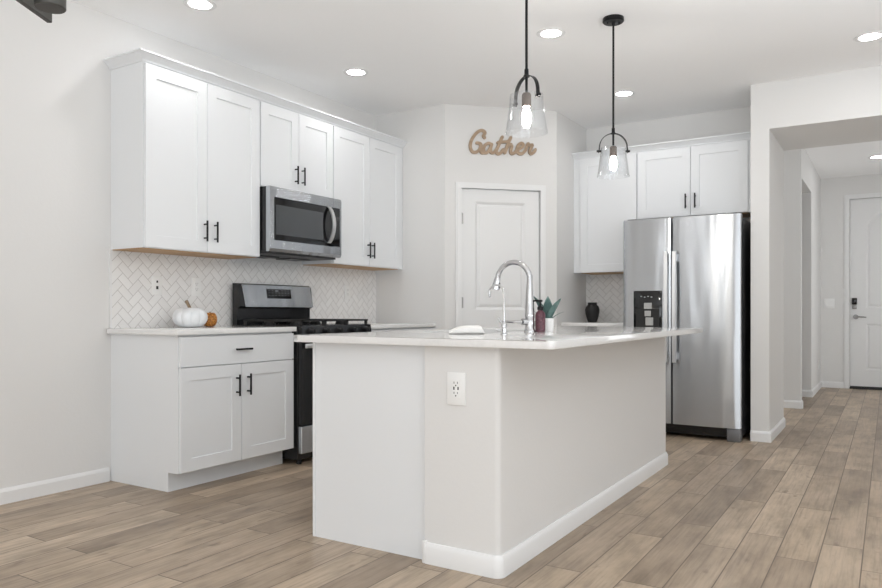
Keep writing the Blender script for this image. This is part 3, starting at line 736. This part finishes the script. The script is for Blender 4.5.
b = MB(); q = Vector((-.55, -.83, 0)).normalized(); p_ = Vector((fx, fy, CT+.052)); b.tube([tuple(p_+q*.01), tuple(p_+q*.045)], .017, 14); b.tube([tuple(p_+q*.045), tuple(p_+q*.055+Vector((-.01, 0, 0))), tuple(p_+q*.06+Vector((-.05, 0, 0))), tuple(p_+q*.06+Vector((-.095, 0, .002)))], [.009, .008, .0065, .0055], 10); fin('lever', b, 'chrome', t, True)

gx, gy = 2.483, 2.947
t = thing('filter_tap', 'slim chrome filtered-water tap standing in front of the gooseneck faucet', 'faucet', (gx, gy, CT))
b = MB(); b.lathe([(0, .0005), (.017, .0005), (.017, .004), (.010, .008), (.010, .03), (.013, .034), (.013, .048), (.008, .056), (0, .056)], (gx, gy, CT), 18); fin('body', b, 'chrome', t, True)
b = MB(); pts = [(gx, gy, CT+.05), (gx, gy, CT+.175)]; R = .038
for k in range(1, 15):
    a = k/14*math.radians(205); pts.append((gx-R+R*math.cos(a), gy, CT+.188+R*math.sin(a)))
b.tube(pts, .0048, 10); fin('spout', b, 'chrome', t, True)
b = MB(); b.tube([(gx, gy, CT+.046), (gx-.012, gy-.012, CT+.058), (gx-.02, gy-.02, CT+.078)], [.005, .0055, .004], 10); b.cyl((gx-.008, gy-.008, CT+.02), (gx-.026, gy-.026, CT+.022), .004, 10); fin('lever', b, 'chrome', t, True)

sx, sy = 2.462, 3.397
t = thing('soap_bottle', 'plum coloured soap bottle with black pump behind the faucet', 'bottle', (sx, sy, CT))
b = MB(); b.lathe([(0, .0005), (.023, .0005), (.0255, .004), (.0255, .085), (.023, .098), (.013, .108), (.012, .112), (0, .112)], (sx, sy, CT), 24); fin('body', b, 'soap', t, True)
b = MB(); b.lathe([(0, .1125), (.0155, .1125), (.0155, .128), (.008, .132), (.005, .134), (.005, .152), (.011, .154), (.012, .164), (0, .165)], (sx, sy, CT), 18)
b.tube([(sx, sy, CT+.160), (sx-.03, sy-.005, CT+.160), (sx-.036, sy-.006, CT+.156)], [.0055, .0045, .004], 10); fin('pump', b, 'black', t, True)
ax, ay = 2.462, 3.492
t = thing('potted_succulent', 'small blue-green succulent in a white pot beside the soap bottle', 'plant', (ax, ay, CT))
b = MB(); b.lathe([(0, .0005), (.026, .0005), (.029, .006), (.032, .068), (.030, .070), (.027, .062), (0, .060)], (ax, ay, CT), 24); fin('pot', b, 'white_gloss', t, True)
random.seed(3)
for k, (az, tilt, ln, wk) in enumerate(((250, .42, .165, .022), (332, .44, .150, .022), (293, .14, .125, .028), (158, .42, .175, .022), (66, .40, .150, .023), (113, .12, .14, .026), (205, .70, .10, .017), (20, .75, .09, .017))):
    a = math.radians(az); dx, dy = math.cos(a), math.sin(a)
    b = MB(); secs = []
    for j in range(7):
        s_ = j/6; wd = wk*(math.sin(PI*(0.18+.82*s_)))**.8 if s_ < 1 else .0006
        rr = .006+ln*s_*math.sin(tilt+.25*s_); zz = .055+ln*s_*math.cos(tilt+.25*s_)
        th = .004*(1-s_)+.0008
        c_ = Vector((ax+dx*rr, ay+dy*rr, CT+zz)); sd = Vector((-dy, dx, 0)); no = Vector((dx, dy, -.3)).normalized()
        secs.append([b.bm.verts.new(c_+sd*wd-no*th*.8), b.bm.verts.new(c_+no*th), b.bm.verts.new(c_-sd*wd-no*th*.8), b.bm.verts.new(c_-no*th*.4)])
    for A, B in zip(secs, secs[1:]):
        for i in range(4): b.bm.faces.new((A[i], A[(i+1) % 4], B[(i+1) % 4], B[i]))
    b.bm.faces.new(secs[0]); b.bm.faces.new(secs[-1]); fin('leaf', b, 'leaf', t, True)
# folded cloth: soft rounded slab with a rolled right end
b = MB(); cu = Vector((.85, .527, 0)); cv = Vector((-.527, .85, 0)); cc = Vector((2.286, 2.951, CT)); secs = []
for j in range(15):
    s_ = j/14; u_ = -.085+.165*s_
    h_ = .012+.027*min(1, s_*2.6)**.8
    if s_ > .85: h_ *= math.sqrt(max(.04, 1-((s_-.85)/.15)**2))
    wv = .050*(1-.25*abs(2*s_-1)**4); ring = []
    for k in range(16):
        a = 2*PI*k/16; x_ = wv*math.copysign(abs(math.cos(a))**.6, math.cos(a)); z_ = .5*h_*(1+math.copysign(abs(math.sin(a))**.6, math.sin(a)))
        z_ += .0012*math.sin(9*s_+x_*70) if z_ > .6*h_ else 0
        p_ = cc+cu*u_+cv*x_+Vector((0, 0, max(.0006, z_))); ring.append(b.bm.verts.new(p_))
    secs.append(ring)
for A, B in zip(secs, secs[1:]):
    for i in range(16): b.bm.faces.new((A[i], A[(i+1) % 16], B[(i+1) % 16], B[i]))
b.bm.faces.new(secs[0]); b.bm.faces.new(secs[-1])
tag(fin('folded_cloth', b, 'cloth', None, True), 'folded white cloth lying beside the sink on the island countertop', 'cloth')

# ------------------------------------------------------------------ things on the wall counters
def pumpkin(cx_, cy_, R_, H_, n, m, label, lean, dent=.3, amp=.09):
    t = thing('pumpkin', label, 'pumpkin', (cx_, cy_, .914)); b = MB(); prof = []
    for k in range(25):
        a = -PI/2+PI*k/24; r_ = math.cos(a); z_ = math.sin(a)
        rr = R_*(max(r_, 0)**.85); zz = H_*(.5+.5*math.copysign(abs(z_)**.95, z_))
        zz -= H_*dent*math.exp(-(rr/(R_*.35))**2) if z_ > 0 else -H_*.10*math.exp(-(rr/(R_*.35))**2)
        prof.append((rr if 0 < k < 24 else 0, zz))
    lo = min(z for _, z in prof); prof = [(r_, z-lo+.0005) for r_, z in prof]
    b.lathe(prof, (cx_, cy_, .914), n*10, rib=lambda a: 1-amp*(1-abs(math.sin(a*n/2))**.6)); fin('body', b, m, t, True)
    z0 = .914+prof[-1][1]-.008; b = MB()
    pts = [(cx_+lean[0]*s_**1.6, cy_+lean[1]*s_**1.6, z0+lean[2]*s_) for s_ in (0, .2, .4, .6, .8, 1)]
    b.tube(pts, [lean[3]*q for q in (1.7, 1.15, 1.0, .95, .95, 1.05)], 8); fin('stem', b, 'stem', t, True)
pumpkin(.195, 3.068, .107, .142, 10, 'pump_w', 'large white ribbed pumpkin with a dried brown stem', (.0, -.030, .064, .0105), .16)
pumpkin(.125, 3.282, .050, .106, 8, 'pump_o', 'small orange textured pumpkin half hidden behind the white one', (.0, .004, .028, .004), .2, .05)
b = MB(); b.lathe([(0, .0005), (.036, .0005), (.040, .004), (.052, .035), (.064, .085), (.066, .115), (.060, .142), (.046, .158), (.041, .163), (.041, .176), (.044, .183), (.036, .184), (.033, .165), (.045, .14), (.03, .03), (0, .02)], (0, 0, 0), 72, rib=lambda a: 1-.025*abs(math.sin(a*9)))
for v in b.bm.verts: v.co += Vector((1.625, 6.46, .914))
o = fin('vase', b, 'vase', None, True); tag(o, 'squat black ribbed vase in the tiled nook beside the refrigerator', 'vase')

# ------------------------------------------------------------------ wooden word sign over the pantry door
def crop_pt(u, v):      # lettering laid out in the wall's own plane: along the wall, height
    return (.1317+u*.000878, 2.6624+v*(-.000839)+u*.0000456)
ST = [
 [(250, 188), (238, 168), (255, 135), (225, 112), (185, 125), (145, 165), (112, 225), (105, 285), (125, 330), (165, 335), (200, 305), (212, 270), (205, 248), (170, 240)],
 [(205, 248), (212, 285), (215, 335), (235, 345)],
 [(322, 262), (295, 245), (262, 258), (240, 295), (245, 335), (275, 340), (305, 300), (322, 262)],
 [(322, 255), (312, 300), (315, 338), (345, 340), (372, 310)],
 [(432, 180), (412, 225), (390, 275), (370, 325), (382, 352), (415, 345), (440, 310)],
 [(385, 238), (440, 232), (500, 228)],
 [(520, 185), (500, 228), (478, 285), (458, 345)],
 [(465, 325), (490, 275), (518, 258), (530, 278), (518, 325), (528, 352), (558, 345), (585, 315)],
 [(585, 315), (625, 295), (650, 265), (632, 245), (602, 262), (585, 310), (600, 348), (640, 352), (675, 315)],
 [(675, 315), (695, 265), (702, 248), (715, 268), (745, 262), (735, 290), (718, 330), (732, 355), (760, 340), (778, 312)],
]
def smooth_path(p):
    out = []; q = [p[0]]+p+[p[-1]]
    for i in range(1, len(q)-2):
        for s_ in (0, .25, .5, .75):
            a, c, d, e = q[i-1], q[i], q[i+1], q[i+2]
            out.append(tuple(.5*((2*c[k])+(-a[k]+d[k])*s_+(2*a[k]-5*c[k]+4*d[k]-e[k])*s_**2+(-a[k]+3*c[k]-3*d[k]+e[k])*s_**3) for k in (0, 1)))
    out.append(p[-1]); return out
b = MB()
for si, st in enumerate(ST):
    pts = [Vector(crop_pt(*p)) for p in smooth_path(st)]; hw = .0134; th = .016+.0004*si; L1 = []; L2 = []
    for k, p in enumerate(pts):
        d_ = (pts[min(k+1, len(pts)-1)]-pts[max(k-1, 0)]).normalized(); n_ = Vector((-d_.y, d_.x))
        L1.append(p+n_*hw); L2.append(p-n_*hw)
    d0 = (pts[0]-pts[1]).normalized(); d1_ = (pts[-1]-pts[-2]).normalized()
    rings = []
    for k in range(len(pts)):
        rings.append([b.bm.verts.new((L1[k].x, -.001, L1[k].y)), b.bm.verts.new((L1[k].x, -th, L1[k].y)), b.bm.verts.new((L2[k].x, -th, L2[k].y)), b.bm.verts.new((L2[k].x, -.001, L2[k].y))])
    for A, B in zip(rings, rings[1:]):
        for i in range(4): b.bm.faces.new((A[i], A[(i+1) % 4], B[(i+1) % 4], B[i]))
    b.bm.faces.new(rings[0]); b.bm.faces.new(rings[-1])
    for p in (pts[0], pts[-1]): b.tube([(p.x, -.001, p.y), (p.x, -th+.0002, p.y)], hw*.98, 12)
o = fin('wooden_sign', b, 'signwood', None); o.location = (P0.x, P0.y, 0); o.rotation_euler = (0, 0, ang)
tag(o, 'cut-out wooden script sign reading Gather above the pantry door', 'sign')

# ------------------------------------------------------------------ lights the room has
def pendant(x, y, rz, label):
    t = thing('pendant_light', label, 'pendant light', (x, y, CZ), rz, None); OFF[t.name] = Vector((0, 0, CZ))
    b = MB(); b.lathe([(0, CZ-.0005), (.063, CZ-.0005), (.064, CZ-.020), (.058, CZ-.026), (.012, CZ-.028), (.010, CZ-.045), (0, CZ-.046)], (0, 0, 0), 32)
    for k in (-1, 1): b.cyl((.035*k, 0, CZ-.027), (.035*k, 0, CZ-.034), .005, 10)
    fin('canopy', b, 'black', t, True)
    b = MB(); b.cyl((0, 0, 2.02), (0, 0, CZ-.045), .0062, 12); b.lathe([(0, 2.125), (.009, 2.125), (.010, 2.118), (.010, 2.098), (.014, 2.096), (.014, 2.088), (0, 2.087)], (0, 0, 0), 14); fin('stem', b, 'black', t, True)
    b = MB(); n = 24; A = []
    for k in range(n+1):
        a = PI*k/n; cx_, cz_ = math.cos(a), math.sin(a); rx, rz_ = .082, .082
        A.append((rx*cx_, 2.008+rz_*cz_, cx_, cz_))
    A = [(.086, 1.975, 1, 0)]+A+[(-.086, 1.975, -1, 0)]
    prev = None
    for (px, pz, nx, nz) in A:
        q = [b.bm.verts.new(v) for v in ((px, -.009, pz), (px, .009, pz), (px+nx*.004, .009, pz+nz*.004), (px+nx*.004, -.009, pz+nz*.004))]
        if prev:
            for i in range(4): b.bm.faces.new((prev[i], prev[(i+1) % 4], q[(i+1) % 4], q[i]))
        else: b.bm.faces.new(q)
        prev = q
    b.bm.faces.new(prev)
    for k in (-1, 1): b.cyl((k*.074, 0, 1.985), (k*.100, 0, 1.985), .0065, 12)
    fin('yoke', b, 'black', t, True)
    b = MB(); b.lathe([(0, 2.014), (.017, 2.014), (.0215, 2.006), (.0215, 1.954), (.019, 1.952), (0, 1.952)], (0, 0, 0), 20); fin('socket', b, 'socket', t, True)
    b = MB(); b.lathe([(.076, 2.005), (.0785, 1.96), (.0865, 1.90), (.096, 1.836), (.0975, 1.832), (.0945, 1.832), (.0845, 1.90), (.0765, 1.96), (.074, 2.005), (.076, 2.005)], (0, 0, 0), 48); fin('glass_shade', b, 'glass', t, True)
    b = MB(); b.lathe([(.011, 1.953), (.0125, 1.944), (.0185, 1.922), (.0215, 1.904), (.019, 1.887), (.012, 1.875), (0, 1.870)], (0, 0, 0), 24); bl = fin('bulb', b, 'bulbglow', t, True)
    return t
pendant(2.56, 3.022, math.atan2(-.47, .88), 'nearer clear glass pendant hanging over the island in front of the word sign')
pendant(2.552, 4.272, math.atan2(.527, .85), 'farther clear glass pendant with its round black ceiling canopy in view')

def can(x, y, label):
    t = thing('recessed_light', label, 'ceiling light', (x, y, CZ))
    b = MB(); b.lathe([(.066, -.0005), (.090, -.0005), (.092, -.003), (.088, -.006), (.070, -.005), (.066, -.0005)], (x, y, CZ), 40); fin('trim_ring', b, 'trim', t, True)
    b = MB(); b.lathe([(0, -.0035), (.067, -.0035), (.067, -.0012), (0, -.0012)], (x, y, CZ), 32); fin('lens', b, 'lamp', t)
can(.59, 2.816, 'recessed ceiling light above the tall left upper cabinet')
can(.61, 4.226, 'recessed ceiling light above the microwave')
can(2.139, 4.289, 'recessed ceiling light between the two pendants')
can(2.136, 5.79, 'recessed ceiling light near the refrigerator cabinets behind the farther pendant')
can(3.867, 5.428, 'recessed ceiling light in front of the hallway opening')
can(3.855, 9.70, 'recessed ceiling light inside the hallway near the front door')

# end of a bronze chandelier at the upper left
cd = Vector((.51, -.86, 0)).normalized(); ctip = Vector((2.394, .904, 0))
t = thing('chandelier', 'dark bronze chandelier arm with cylindrical lamp holder at the upper left corner', 'chandelier', (ctip.x+cd.x*.4, ctip.y+cd.y*.4, 1.647), math.atan2(cd.y, cd.x))
b = MB(); b.box((-.4, -.006, .006), (.4, .006, .058), .0015); fin('bar', b, 'bronze', t, local=True)
b = MB(); b.cyl((0, 0, .055), (0, 0, CZ-1.65-.02), .008, 14); b.lathe([(0, CZ-1.65-.0005), (.06, CZ-1.65-.0005), (.06, CZ-1.65-.02), (0, CZ-1.65-.022)], (0, 0, 0), 28); fin('stem', b, 'bronze', t, True)
for k, x in enumerate((-.295, 0.12, .30)):
    b = MB(); sy_ = .060 if k != 1 else -.060
    b.lathe([(0, -.006), (.0285, -.006), (.030, -.004), (.030, .115), (.026, .118), (0, .118)], (x, sy_, 0), 28); cu_ = fin('lamp_holder', b, 'bronze', t, True)
    b = MB(); b.cyl((x, math.copysign(.005, sy_), .035), (x, math.copysign(.034, sy_), .035), .008, 12); fin('bracket', b, 'bronze', t, True)
